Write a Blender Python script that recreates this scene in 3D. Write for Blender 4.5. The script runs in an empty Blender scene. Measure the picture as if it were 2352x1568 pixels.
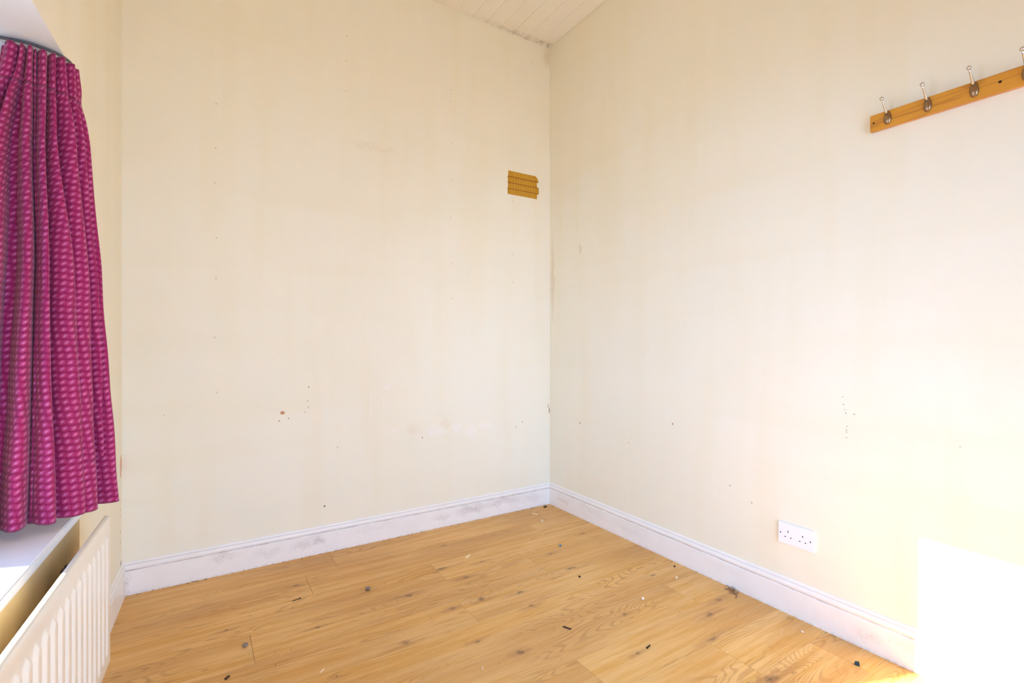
import bpy, bmesh, math, random
from mathutils import Vector, Matrix
C = bpy.context.scene.collection
SC = bpy.context.scene
PI = math.pi

# ------------------------------------------------------------------ camera, sky, sun, exposure
# room frame: back wall skirting face y=0 (room at y<0), right wall skirting face x=0 (room at x<0)
cam_d = bpy.data.cameras.new('camera'); cam = bpy.data.objects.new('camera', cam_d); C.objects.link(cam)
cam.location = (-2.1065, -2.8283, 1.15)
cam.rotation_euler = (PI / 2, 0, -math.radians(32.37))
cam_d.sensor_width = 36.0; cam_d.lens = 1140.6 / 2352 * 36.0
cam_d.clip_start = 0.02
cam_d.dof.use_dof = True; cam_d.dof.focus_distance = 2.7; cam_d.dof.aperture_fstop = 4.5
SC.camera = cam

w = bpy.data.worlds.new('sky'); SC.world = w; w.use_nodes = True
bg = w.node_tree.nodes['Background']
bg.inputs['Color'].default_value = (0.336, 0.570, 1.0, 1); bg.inputs['Strength'].default_value = 13.7

sun_d = bpy.data.lights.new('sun', 'SUN'); sun = bpy.data.objects.new('sun', sun_d); C.objects.link(sun)
sun_d.energy = 37.0; sun_d.color = (1.0, 0.925, 0.72); sun_d.angle = math.radians(0.6)
sun.rotation_euler = Vector((1.0, -0.36, -0.523)).to_track_quat('-Z', 'Y').to_euler()
sun.location = (-6, 1, 4)

SC.view_settings.view_transform = 'Standard'; SC.view_settings.look = 'None'
SC.view_settings.gamma = 1.0; SC.view_settings.use_curve_mapping = False
SC.view_settings.exposure = 0.06
SC.cycles.use_adaptive_sampling = True; SC.cycles.adaptive_threshold = 0.04
SC.cycles.max_bounces = 12; SC.cycles.diffuse_bounces = 8; SC.cycles.glossy_bounces = 4
SC.cycles.transmission_bounces = 8; SC.cycles.transparent_max_bounces = 8
SC.cycles.sample_clamp_indirect = 8.0
SC.cycles.caustics_reflective = False; SC.cycles.caustics_refractive = False

# ------------------------------------------------------------------ left wall frame: s along the wall from the back corner, o out into the room
L0 = Vector((-2.3806, 0, 0)); DL = Vector((-0.0462, -0.9989, 0)); NL = Vector((0.9989, -0.0462, 0))
def LW(s, o, z): return L0 + DL * s + NL * o + Vector((0, 0, z))
H = 3.245

# light portal filling the window opening, so the skylight is sampled well
por_d = bpy.data.lights.new('window_portal', 'AREA'); por = bpy.data.objects.new('window_portal', por_d); C.objects.link(por)
por_d.shape = 'RECTANGLE'; por_d.size = 1.08; por_d.size_y = 1.36; por_d.cycles.is_portal = True
por.location = LW(1.62, -0.37, 1.29)
por.rotation_euler = NL.to_track_quat('-Z', 'Z').to_euler()

dpo_d = bpy.data.lights.new('fill_door_portal', 'AREA'); dpo = bpy.data.objects.new('fill_door_portal', dpo_d); C.objects.link(dpo)  # samples skylight through the door added behind the camera
dpo_d.shape = 'RECTANGLE'; dpo_d.size = 1.72; dpo_d.size_y = 2.0; dpo_d.cycles.is_portal = True
dpo.location = (-1.025, -3.75 - 0.21, 1.02); dpo.rotation_euler = Vector((0, 1, 0)).to_track_quat('-Z', 'Z').to_euler()

# ------------------------------------------------------------------ helpers
def lin(c):
    return tuple((x / 255 / 12.92) if x / 255 <= 0.04045 else ((x / 255 + 0.055) / 1.055) ** 2.4 for x in c) + (1,)
def obj(name, bm, m=None, parent=None, smooth=False):
    me = bpy.data.meshes.new(name)
    bmesh.ops.recalc_face_normals(bm, faces=bm.faces[:])
    bm.to_mesh(me); bm.free()
    o = bpy.data.objects.new(name, me); C.objects.link(o)
    if m:
        for q in (m if isinstance(m, (list, tuple)) else [m]): me.materials.append(q)
    if parent: o.parent = parent
    if smooth:
        for p in me.polygons: p.use_smooth = True
    return o
def tag(o, label, cat=None, group=None, kind=None):
    if label: o['label'] = label
    if cat: o['category'] = cat
    if group: o['group'] = group
    if kind: o['kind'] = kind
    return o
def empty(name, loc=(0, 0, 0), rot=(0, 0, 0)):
    o = bpy.data.objects.new(name, None); C.objects.link(o); o.location = loc; o.rotation_euler = rot
    o.empty_display_size = 0.05
    return o
def box(bm, a, b):
    x0, y0, z0 = a; x1, y1, z1 = b
    return prism(bm, [(x0, y0), (x1, y0), (x1, y1), (x0, y1)], z0, z1)
def prism(bm, pts, z0, z1, mat=0):
    lo = [bm.verts.new((p[0], p[1], z0)) for p in pts]; hi = [bm.verts.new((p[0], p[1], z1)) for p in pts]
    n = len(pts); fs = [bm.faces.new(lo[::-1]), bm.faces.new(hi)]
    for i in range(n): fs.append(bm.faces.new((lo[i], lo[(i + 1) % n], hi[(i + 1) % n], hi[i])))
    for f_ in fs: f_.material_index = mat
    return lo + hi
def lprism(bm, so, z0, z1): return prism(bm, [tuple(LW(s, o, 0))[:2] for s, o in so], z0, z1)
def extrude_profile(bm, prof, place, a, b):
    """prof: closed list of (out, z); place(t, out, z) -> point; swept from a to b (a, b may depend on out)"""
    A = [bm.verts.new(place(a(p[0]) if callable(a) else a, *p)) for p in prof]
    B = [bm.verts.new(place(b(p[0]) if callable(b) else b, *p)) for p in prof]
    n = len(prof)
    for i in range(n): bm.faces.new((A[i], A[(i + 1) % n], B[(i + 1) % n], B[i]))
    bm.faces.new(A[::-1]); bm.faces.new(B)
def tube(bm, pts, rad, n=10, cap=True):
    rings = []
    for i, p in enumerate(pts):
        p = Vector(p); t = (Vector(pts[min(i + 1, len(pts) - 1)]) - Vector(pts[max(i - 1, 0)])).normalized()
        up = Vector((0, 0, 1)) if abs(t.z) < 0.9 else Vector((1, 0, 0))
        a = t.cross(up).normalized(); b = t.cross(a)
        r = rad[i] if isinstance(rad, (list, tuple)) else rad
        rings.append([bm.verts.new(p + (a * math.cos(2 * PI * k / n) + b * math.sin(2 * PI * k / n)) * r) for k in range(n)])
    for r0, r1 in zip(rings, rings[1:]):
        for k in range(n): bm.faces.new((r0[k], r0[(k + 1) % n], r1[(k + 1) % n], r1[k]))
    if cap: bm.faces.new(rings[0][::-1]); bm.faces.new(rings[-1])
def bev(bm, w_, seg=1):
    bmesh.ops.bevel(bm, geom=bm.edges[:], offset=w_, segments=seg, affect='EDGES', clamp_overlap=True)

# ------------------------------------------------------------------ node helpers
class NT:
    def __init__(s, name, rough=0.6, spec=0.5):
        s.m = bpy.data.materials.new(name); s.m.use_nodes = True; s.t = s.m.node_tree; s.n = s.t.nodes
        s.b = s.n['Principled BSDF']; s.b.inputs['Roughness'].default_value = rough
        s.b.inputs['Specular IOR Level'].default_value = spec
    def new(s, ty, **kw):
        n = s.n.new(ty)
        for k, v in kw.items(): setattr(n, k, v)
        return n
    def put(s, sock, v):
        if hasattr(v, 'is_output') or isinstance(v, bpy.types.NodeSocket): s.t.links.new(v, sock)
        else: sock.default_value = v
    def math(s, op, a, b=0.0, c=None, clamp=False):
        n = s.new('ShaderNodeMath', operation=op, use_clamp=clamp); s.put(n.inputs[0], a); s.put(n.inputs[1], b)
        if c is not None: s.put(n.inputs[2], c)
        return n.outputs[0]
    def vec(s, op, a, b=(0, 0, 0)):
        n = s.new('ShaderNodeVectorMath', operation=op); s.put(n.inputs[0], a); s.put(n.inputs[1], b)
        return n.outputs['Value'] if op in ('LENGTH', 'DOT_PRODUCT', 'DISTANCE') else n.outputs['Vector']
    def noise(s, v, scale, detail=2.0, rough=0.5, dist=0.0):
        n = s.new('ShaderNodeTexNoise'); s.put(n.inputs['Vector'], v); n.inputs['Scale'].default_value = scale
        n.inputs['Detail'].default_value = detail; n.inputs['Roughness'].default_value = rough
        n.inputs['Distortion'].default_value = dist
        return n.outputs[0]
    def rng(s, v, a, b, c=0.0, d=1.0, smooth=True):
        n = s.new('ShaderNodeMapRange'); n.interpolation_type = 'SMOOTHSTEP' if smooth else 'LINEAR'
        s.put(n.inputs[0], v); n.inputs[1].default_value = a; n.inputs[2].default_value = b
        n.inputs[3].default_value = c; n.inputs[4].default_value = d
        return n.outputs[0]
    def mix(s, f, a, b, mode='MIX'):
        n = s.new('ShaderNodeMix', data_type='RGBA', blend_type=mode)
        s.put(n.inputs[0], f); s.put(n.inputs[6], a); s.put(n.inputs[7], b)
        return n.outputs[2]
    def pos(s): return s.new('ShaderNodeNewGeometry').outputs['Position']
    def sep(s, v):
        n = s.new('ShaderNodeSeparateXYZ'); s.put(n.inputs[0], v); return n.outputs
    def comb(s, x, y, z):
        n = s.new('ShaderNodeCombineXYZ'); s.put(n.inputs[0], x); s.put(n.inputs[1], y); s.put(n.inputs[2], z); return n.outputs[0]
    def spot(s, p, c, size, soft=0.5):
        """soft elliptical patch; size 0 in a direction ignores that direction"""
        k = tuple(0 if q == 0 else 1 / q for q in size)
        d = s.vec('LENGTH', s.vec('MULTIPLY', s.vec('SUBTRACT', p, c), k))
        return s.rng(d, 1.0, 1.0 - soft)
    def bump(s, h, strength=0.2, dist=0.001):
        n = s.new('ShaderNodeBump'); n.inputs['Strength'].default_value = strength; n.inputs['Distance'].default_value = dist
        s.put(n.inputs['Height'], h); s.t.links.new(n.outputs[0], s.b.inputs['Normal'])
    def color(s, c): s.put(s.b.inputs['Base Color'], c)
def plain(name, rgb, rough=0.5, metal=0.0, spec=0.5, var=0.06, scale=40.0):
    t = NT(name, rough, spec); t.b.inputs['Metallic'].default_value = metal
    c = lin(rgb); d = tuple(x * (1 - 2 * var) for x in c[:3]) + (1,)
    co = t.new('ShaderNodeTexCoord').outputs['Object']
    t.color(t.mix(t.noise(co, scale, 3), d, tuple(min(1, x * (1 + var)) for x in c[:3]) + (1,)))
    return t.m

# ------------------------------------------------------------------ wall paint
CREAM = (0.872, 0.815, 0.660, 1)
FLECKS = {}
def wall_paint(name, marks, axis, flecks=True):
    """axis: which horizontal coordinate runs along the wall (0 = x, 1 = y)"""
    t = NT(name, 0.55, 0.25); p = t.pos(); X, Y, Z = t.sep(p)
    a = X if axis == 0 else Y
    q = t.comb(a, Z, 0.0)
    base = CREAM
    # old emulsion: cloudy yellowing, vertical roller bands, faint horizontal tide lines
    cloud = t.rng(t.noise(q, 1.7, 4, 0.6, 0.6), 0.35, 0.75)
    band = t.rng(t.noise(t.comb(t.math('MULTIPLY', a, 6.0), t.math('MULTIPLY', Z, 0.55), 3.0), 1.3, 3), 0.45, 0.72)
    tide = t.rng(t.noise(t.comb(t.math('MULTIPLY', a, 0.6), t.math('MULTIPLY', Z, 5.0), 9.0), 1.1, 3), 0.52, 0.72)
    c = t.mix(t.math('MULTIPLY', cloud, 0.55), base, (0.860, 0.787, 0.600, 1))
    c = t.mix(t.math('MULTIPLY', band, 0.38), c, (0.845, 0.762, 0.550, 1))
    c = t.mix(t.math('MULTIPLY', tide, 0.28), c, (0.845, 0.762, 0.550, 1))
    wob = t.new('ShaderNodeTexNoise'); wob.inputs['Scale'].default_value = 26.0; wob.inputs['Detail'].default_value = 3
    t.put(wob.inputs['Vector'], p)
    for (col, amount, wobble, soft, spots) in marks:
        if flecks:
            FLECKS.setdefault(name, []).extend((h, z, sh, sz, col, amount) for (h, z, sh, sz) in spots if max(sh, sz) <= 0.0095)
            spots = [q_ for q_ in spots if max(q_[2:]) > 0.0095]
        if not spots: continue
        pw = t.vec('ADD', p, t.vec('MULTIPLY', t.vec('SUBTRACT', wob.outputs[1], (0.5, 0.5, 0.5)), (wobble,) * 3)) if wobble else p
        m = None
        for (h, z, sh, sz) in spots:
            cen = (h, 0, z) if axis == 0 else (0, h, z); size = (sh, 0, sz) if axis == 0 else (0, sh, sz)
            k = t.spot(pw, cen, size, soft); m = k if m is None else t.math('MAXIMUM', m, k)
        c = t.mix(t.math('MULTIPLY', m, amount), c, lin(col))
    # sparse fly specks
    vo = t.new('ShaderNodeTexVoronoi'); vo.inputs['Scale'].default_value = 9.0; t.put(vo.inputs['Vector'], q)
    big = t.math('GREATER_THAN', t.sep(vo.outputs['Color'])[0], 0.80)
    sp = t.math('MULTIPLY', t.rng(vo.outputs['Distance'], 0.030, 0.014), big)
    c = t.mix(t.math('MULTIPLY', sp, 0.45), c, lin((150, 118, 74)))
    if axis == 0:   # black mould creeping along the joint with the ceiling towards the corner
        edge = t.rng(Z, 3.218, 3.245); edge = t.math('POWER', edge, 2.0)
        run = t.rng(X, -0.75, 0.0); n = t.rng(t.noise(p, 35, 4, 0.65), 0.40, 0.62)
        c = t.mix(t.math('MULTIPLY', t.math('MULTIPLY', edge, run), t.math('MULTIPLY', n, 0.55)), c, lin((128, 92, 40)))
    t.color(c)
    return t.m
dots = lambda x, zs, r=0.006: [(x + 0.004 * math.sin(z * 9), z, r, r) for z in zs]
m_back = wall_paint('cream_paint_back', [
    ((244, 236, 226), 0.55, 0.10, 0.7, [(-0.86, 0.60, 0.075, 0.05), (-0.62, 0.565, 0.06, 0.06), (-0.72, 0.60, 0.05, 0.035), (-1.13, 0.63, 0.03, 0.02), (-0.50, 0.60, 0.08, 0.035), (-1.17, 0.885, 0.028, 0.03)]),
    ((222, 204, 168), 0.22, 0.08, 0.8, [(-1.00, 0.62, 0.07, 0.045), (-0.80, 0.635, 0.05, 0.03), (-1.25, 2.27, 0.20, 0.025)]),
    ((246, 240, 230), 0.45, 0.0, 0.8, [(-1.262, 0.78, 0.007, 0.13), (-1.242, 0.80, 0.004, 0.10), (-1.190, 0.79, 0.004, 0.08), (-1.178, 0.80, 0.003, 0.06)]),
    ((190, 108, 40), 0.85, 0.012, 0.4, [(-1.727, 0.776, 0.014, 0.010), (-1.732, 0.772, 0.009, 0.006)]),
    ((120, 92, 60), 0.8, 0.0, 0.5, [(-1.602, 0.796, 0.004, 0.004), (-1.606, 0.83, 0.004, 0.004), (-1.60, 0.905, 0.004, 0.006), (-1.62, 0.77, 0.004, 0.003), (-1.519, 0.25, 0.007, 0.008), (-1.70, 0.745, 0.004, 0.005), (-1.745, 0.735, 0.005, 0.005), (-1.45, 0.565, 0.004, 0.004), (-0.95, 0.565, 0.007, 0.005), (-0.27, 0.57, 0.005, 0.005), (-0.22, 0.60, 0.005, 0.006)]),
    ((176, 128, 78), 0.38, 0.0, 0.6, dots(-0.755, [1.42, 1.64, 1.93, 2.17, 2.40, 2.66, 2.73]) + dots(-2.03, [0.90, 1.17, 1.46, 1.66, 1.93, 2.10, 2.32]) + dots(-1.40, [2.55, 2.72, 2.86]) + dots(-0.30, [1.55, 1.74, 2.1])),
    ((196, 158, 96), 0.28, 0.03, 0.8, [(-0.14, 3.09, 0.010, 0.006), (-0.125, 3.075, 0.010, 0.006), (-0.11, 3.06, 0.010, 0.006), (0.0, 3.16, 0.07, 0.10)]),
    ((150, 110, 60), 0.7, 0.012, 0.6, [(0.010, 0.66, 0.008, 0.03), (-0.002, 0.69, 0.005, 0.02)]),
], 0)
m_right = wall_paint('cream_paint_right', [
    ((70, 58, 46), 0.85, 0.0, 0.4, [(-0.314, 0.616, 0.006, 0.009)]),
    ((182, 112, 66), 0.85, 0.008, 0.4, [(-1.067, 0.715, 0.006, 0.008)]),
    ((170, 158, 146), 0.8, 0.0, 0.5, [(-1.885, 0.935, 0.004, 0.003), (-1.888, 0.905, 0.004, 0.003), (-1.893, 0.885, 0.004, 0.003), (-1.897, 0.873, 0.005, 0.003), (-1.925, 0.872, 0.006, 0.003), (-1.90, 0.822, 0.004, 0.003), (-1.899, 0.808, 0.006, 0.003), (-1.899, 0.800, 0.005, 0.003), (-1.898, 0.778, 0.005, 0.003), (-1.402, 0.471, 0.007, 0.004), (-1.51, 0.42, 0.006, 0.005), (-0.75, 0.56, 0.005, 0.005)]),
    ((205, 176, 128), 0.35, 0.05, 0.8, [(-0.318, 1.76, 0.02, 0.05), (-0.02, 1.6, 0.03, 0.4)]),
], 1)
m_left = wall_paint('cream_paint_left', [
    ((212, 150, 100), 0.75, 0.02, 0.5, [(-0.005, 0.60, 0.03, 0.05), (-0.01, 0.56, 0.02, 0.03)]),
    ((110, 84, 56), 0.75, 0.01, 0.6, [(-0.01, 0.44, 0.006, 0.006), (-0.02, 0.40, 0.005, 0.008), (-0.01, 0.37, 0.006, 0.005), (-0.015, 0.30, 0.007, 0.008), (-0.01, 0.25, 0.008, 0.006), (-0.005, 0.155, 0.02, 0.012)]),
], 1, False)
m_rear = wall_paint('cream_paint_rear', [((212, 150, 100), 0.3, 0.02, 0.5, [(-1.0, 1.0, 0.02, 0.02)])], 0)

# white gloss woodwork, grubby in the moulding and mouldy in patches
def skirting_paint(name, axis, patches, grime):
    t = NT(name, 0.35, 0.4); p = t.pos(); X, Y, Z = t.sep(p); a = X if axis == 0 else Y
    c = (0.90, 0.855, 0.80, 1)
    groove = t.rng(t.math('ABSOLUTE', t.math('SUBTRACT', Z, 0.1115)), 0.0038, 0.001)
    broke = t.rng(t.noise(t.comb(t.math('MULTIPLY', a, 3.0), 0.0, 0.0), 3.2, 5, 0.75), 0.25, 0.75)
    c = t.mix(t.math('MULTIPLY', groove, t.math('MULTIPLY', broke, grime)), c, lin((110, 80, 62)))
    lip = t.rng(t.math('ABSOLUTE', t.math('SUBTRACT', Z, 0.1365)), 0.004, 0.001)
    c = t.mix(t.math('MULTIPLY', lip, 0.30 * grime), c, lin((128, 104, 84)))
    m = None
    wob = t.new('ShaderNodeTexNoise'); wob.inputs['Scale'].default_value = 16.0; t.put(wob.inputs['Vector'], p)
    pw = t.vec('ADD', p, t.vec('MULTIPLY', t.vec('SUBTRACT', wob.outputs[1], (0.5, 0.5, 0.5)), (0.08,) * 3))
    for (h, z, sh, sz, k) in patches:
        cen = (h, 0, z) if axis == 0 else (0, h, z); size = (sh, 0, sz) if axis == 0 else (0, sh, sz)
        q = t.math('MULTIPLY', t.spot(pw, cen, size, 0.9), k); m = q if m is None else t.math('MAXIMUM', m, q)
    grain = t.math('ADD', t.math('MULTIPLY', t.rng(t.noise(p, 150, 5, 0.75), 0.50, 0.60), 0.85), 0.18)
    c = t.mix(t.math('MULTIPLY', m, grain), c, lin((132, 98, 74)))
    dirt = t.math('MULTIPLY', t.rng(Z, 0.012, 0.0), t.rng(t.noise(p, 60, 3), 0.4, 0.65))
    c = t.mix(t.math('MULTIPLY', dirt, 0.6 * grime - 0.1), c, lin((120, 92, 66)))
    t.color(t.mix(t.math('MULTIPLY', t.rng(t.noise(p, 9, 4, 0.6), 0.4, 0.8), 0.22), c, (0.74, 0.67, 0.60, 1)))
    t.bump(t.noise(p, 70, 3), 0.08, 0.001)
    return t.m
m_skb = skirting_paint('skirting_gloss_back', 0, [(-0.62, 0.075, 0.16, 0.045, 0.75), (-0.38, 0.085, 0.22, 0.04, 0.62), (-0.15, 0.075, 0.14, 0.05, 0.35), (-0.83, 0.06, 0.10, 0.03, 0.35), (-1.55, 0.075, 0.045, 0.04, 0.75), (-1.62, 0.07, 0.10, 0.035, 0.42), (-1.99, 0.085, 0.09, 0.035, 0.45), (-1.80, 0.06, 0.12, 0.03, 0.25), (-1.25, 0.08, 0.2, 0.03, 0.16), (-2.38, 0.05, 0.025, 0.09, 0.6)], 0.70)
m_skr = skirting_paint('skirting_gloss_right', 1, [(-0.16, 0.075, 0.10, 0.03, 0.40), (-0.42, 0.08, 0.16, 0.03, 0.22), (-0.75, 0.06, 0.20, 0.03, 0.14), (-1.98, 0.06, 0.07, 0.04, 0.35), (-2.10, 0.08, 0.07, 0.035, 0.35), (-1.35, 0.08, 0.15, 0.03, 0.12)], 0.62)
m_skl = skirting_paint('skirting_gloss_left', 1, [(-0.03, 0.05, 0.03, 0.09, 0.5)], 0.4)

m_white = plain('white_gloss_joinery', (236, 234, 230), 0.35, var=0.02, scale=6)
m_reveal = plain('white_reveal_paint', (244, 248, 252), 0.6, var=0.03, scale=5)
m_sill = plain('cream_white_sill_paint', (246, 246, 247), 0.35, var=0.03, scale=8)
m_apron = plain('tan_apron', (220, 194, 144), 0.8, var=0.07, scale=12)  # slightly mottled tan for the panel below the sill
m_ceil = NT('painted_ceiling_board', 0.5, 0.3)
_p = m_ceil.pos(); _x, _y, _z = m_ceil.sep(_p)
_c = m_ceil.mix(m_ceil.rng(m_ceil.noise(_p, 3.0, 3), 0.35, 0.7), (0.88, 0.83, 0.73, 1), (0.865, 0.805, 0.69, 1))
_mould = m_ceil.math('MULTIPLY', m_ceil.math('MULTIPLY', m_ceil.rng(_y, -0.045, 0.015), m_ceil.rng(_x, -0.75, 0.0)), m_ceil.rng(m_ceil.noise(_p, 40, 4, 0.65), 0.42, 0.62))
m_ceil.color(m_ceil.mix(m_ceil.math('MULTIPLY', _mould, 0.6), _c, lin((120, 86, 40)))); m_ceil.bump(m_ceil.noise(_p, 60, 3), 0.05, 0.001)
m_ceil = m_ceil.m

# ------------------------------------------------------------------ oak laminate
KNOTS = [(-1.298, -0.677, .030, .018), (-1.035, -.880, .028, .020), (-.855, -.925, .026, .015), (-.877, -1.045, .024, .022), (-1.059, -.512, .045, .014), (-.999, -.660, .026, .014),
         (-.509, -.860, .050, .018), (-1.436, -1.006, .034, .020), (-1.199, -1.150, .018, .014), (-1.096, -1.291, .018, .020), (-.280, -1.505, .034, .024), (-2.008, -.548, .018, .012),
         (-1.699, -.719, .020, .010), (-.487, -.666, .022, .014), (-1.180, -.882, .020, .014), (-.734, -1.530, .018, .014), (-.149, -1.455, .030, .014), (-.458, -1.872, .060, .028),
         (-.930, -.256, .022, .010), (-.153, -.545, .026, .010), (-.855, -.552, .022, .008), (-1.713, -.309, .028, .010), (-1.439, -.527, .018, .014), (-.583, -1.313, .016, .012), (-.209, -1.134, .03, .010), (-.42, -1.62, .05, .015)]
def oak(name, knots=()):
    t = NT(name, 0.42, 0.22)
    P = t.pos(); lo = t.new('ShaderNodeTexCoord').outputs['Object']; rnd = t.new('ShaderNodeObjectInfo').outputs['Random']
    off = t.vec('MULTIPLY', t.comb(rnd, rnd, rnd), (37.0, 17.0, 5.0))
    q = t.vec('ADD', lo, off)
    core = halo = None
    if knots:
        wv = t.new('ShaderNodeTexNoise'); wv.inputs['Scale'].default_value = 30.0; t.put(wv.inputs['Vector'], P); wv.inputs['Detail'].default_value = 3
        Pw = t.vec('ADD', P, t.vec('MULTIPLY', t.vec('SUBTRACT', wv.outputs[1], (.5, .5, .5)), (0.055, 0.022, 0)))
        for (x, y, sx, sy) in knots:
            d = t.vec('LENGTH', t.vec('MULTIPLY', t.vec('SUBTRACT', Pw, (x, y, 0)), (1 / sx, 1 / sy, 0)))
            k = t.rng(d, 1.0, 0.0); dh = t.vec('LENGTH', t.vec('MULTIPLY', t.vec('SUBTRACT', Pw, (x, y, 0)), (1 / (sx * 5.5), 1 / (sy * 2.6), 0))); h = t.rng(dh, 1.0, 0.0)
            core = k if core is None else t.math('MAXIMUM', core, k); halo = h if halo is None else t.math('MAXIMUM', halo, h)
    # growth-ring contour lines: level lines of a stretched height field, bent round the knots
    f1 = t.noise(t.vec('MULTIPLY', q, (1.0, 5.5, 1.0)), 1.25, 2.0, 0.45)
    f2 = t.noise(t.vec('MULTIPLY', q, (2.5, 26.0, 1.0)), 2.0, 2.0, 0.5)
    field = t.math('ADD', f1, t.math('MULTIPLY', f2, 0.035))
    if knots: field = t.math('ADD', field, t.math('MULTIPLY', halo, 0.16))
    ring = t.math('SINE', t.math('MULTIPLY', field, 165.0))
    ring = t.rng(ring, 0.1, 1.0)
    where = t.rng(t.noise(t.vec('MULTIPLY', q, (1.1, 4.5, 1.0)), 1.6, 2), 0.46, 0.64)
    fibre = t.noise(t.vec('MULTIPLY', q, (5.0, 190.0, 1.0)), 2.0, 4, 0.65)
    streak = t.noise(t.vec('MULTIPLY', q, (1.0, 16.0, 1.0)), 2.2, 4, 0.6)
    tone = t.noise(t.vec('MULTIPLY', q, (0.8, 3.0, 1.0)), 1.4, 2)
    light, mid, dark = (0.820, 0.505, 0.195, 1), (0.700, 0.365, 0.084, 1), (0.420, 0.195, 0.058, 1)
    c = t.mix(t.rng(streak, 0.36, 0.68), light, mid)
    c = t.mix(t.math('MULTIPLY', t.rng(tone, 0.38, 0.70), 0.60), c, (0.560, 0.285, 0.095, 1))
    c = t.mix(t.math('MULTIPLY', t.math('MULTIPLY', ring, where), 0.50), c, dark)
    c = t.mix(t.math('MULTIPLY', t.rng(fibre, 0.50, 0.70), 0.42), c, dark)
    c = t.mix(t.math('MULTIPLY', t.rng(fibre, 0.46, 0.28), 0.22), c, (0.85, 0.56, 0.26, 1))
    if knots:
        c = t.mix(t.math('MULTIPLY', t.math('MULTIPLY', t.rng(halo, 0.15, 0.9), t.rng(streak, 0.30, 0.62)), 0.50), c, (0.36, 0.165, 0.065, 1))
        kn = t.math('MULTIPLY', core, t.math('ADD', 0.55, t.math('MULTIPLY', t.rng(t.noise(P, 95, 4, 0.7), 0.38, 0.60), 0.45)))
        c = t.mix(t.math('MULTIPLY', kn, 0.95), c, (0.115, 0.060, 0.036, 1))
    # per-plank tint
    c = t.mix(t.math('MULTIPLY', rnd, 0.24), c, (0.62, 0.32, 0.10, 1))
    t.color(c); t.put(t.b.inputs['Roughness'], t.rng(fibre, 0.3, 0.7, 0.36, 0.52))
    return t.m
m_oak = oak('oak_laminate')
m_slab = plain('dark_underlay', (70, 52, 36), 0.9)

# ------------------------------------------------------------------ floor
YN = -3.75      # rear wall face
XR = 0.015      # right wall face
def xleft(y): return L0.x - 0.015 * 0.9989 + (-y) * -0.0462 / 0.9989
bm = bmesh.new(); prism(bm, [(xleft(0.015) - .01, 0.03), (0.03, 0.03), (0.03, YN - .02), (xleft(YN) - .01, YN - .02)], -0.08, -0.0085)
floor = tag(obj('floor', bm, m_slab), 'worn oak laminate floor with knots and scattered grit', 'floor', kind='structure')
random.seed(5)
joints = {0: -1.50, 1: -1.66, 2: -1.09, 3: -0.622, 4: -1.13, 5: -0.50, 6: -1.55, 7: -0.95}
PL, G = 1.31, 0.0004
edges = [0.013] + [-(0.035 + 0.2 * k) for k in range(0, 20)]
edges = [e for e in edges if e > YN + 0.02] + [YN + 0.003]
for r in range(len(edges) - 1):
    y1, y0 = edges[r] - G, edges[r + 1] + G
    j = joints.get(r - 1, random.uniform(-1.3, 0)); cuts = sorted([j + PL * k for k in range(-3, 4)])
    cuts = [c for c in cuts if xleft((y0 + y1) / 2) + 0.03 < c < XR - 0.03]
    xs = [None] + cuts + [XR - 0.003]
    for i in range(len(xs) - 1):
        a0 = xleft(y0) + 0.003 if xs[i] is None else xs[i] + G; a1 = xleft(y1) + 0.003 if xs[i] is None else xs[i] + G
        b = xs[i + 1] - G; cx, cy = (max(a0, a1) + b) / 2, (y0 + y1) / 2
        bm = bmesh.new(); vs = prism(bm, [(a0 - cx, y0 - cy), (b - cx, y0 - cy), (b - cx, y1 - cy), (a1 - cx, y1 - cy)], -0.008, 0.0)
        top = [e for e in bm.edges if all(abs(v.co.z) < 1e-6 for v in e.verts)]
        bmesh.ops.bevel(bm, geom=top, offset=0.0007, segments=1, affect='EDGES')
        ks = tuple(k_ for k_ in KNOTS if y0 < k_[1] < y1 and min(a0, a1) < k_[0] < b)
        o = obj('floor_plank', bm, oak('oak_laminate_knotty', ks) if ks else m_oak, floor); o.location = (cx, cy, 0)

# paving outside, below the window and beyond the added door
m_pave = plain('weathered_paving', (164, 166, 168), 0.9, var=0.1, scale=3)
bm = bmesh.new(); box(bm, (-14, -14, -0.30), (10, 12, -0.20)); tag(obj('ground', bm, m_pave), 'weathered grey paving outside the room', 'ground', kind='structure')
# ------------------------------------------------------------------ walls
bm = bmesh.new(); prism(bm, [(xleft(0.015) - 0.32, 0.015), (XR + 0.2, 0.015), (XR + 0.2, 0.215), (xleft(0.015) - 0.32, 0.215)], -0.08, H + 0.06)
tag(obj('wall_back', bm, m_back), 'cream painted back wall with patchy stains and filler marks', 'wall', kind='structure')
bm = bmesh.new(); prism(bm, [(XR, 0.0149), (XR + 0.2, 0.0149), (XR + 0.2, YN - 0.2), (XR, YN - 0.2)], -0.08, H + 0.06)
tag(obj('wall_right', bm, m_right), 'cream painted right wall facing the window, sunlit low down', 'wall', kind='structure')
bm = bmesh.new()
DX0, DX1, DZ = -1.90, -0.15, 2.10     # opening for the unseen door added to brighten the back wall
for a_, b_, z0_, z1_ in ((xleft(YN) - 0.32, DX0, -0.08, H + 0.06), (DX1, XR - .0001, -0.08, H + 0.06), (DX0, DX1, DZ, H + 0.06)):
    box(bm, (a_, YN - 0.2, z0_), (b_, YN, z1_))
tag(obj('wall_rear', bm, m_rear), 'plain cream painted wall behind the viewer, around the added glazed door', 'wall', kind='structure')
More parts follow.
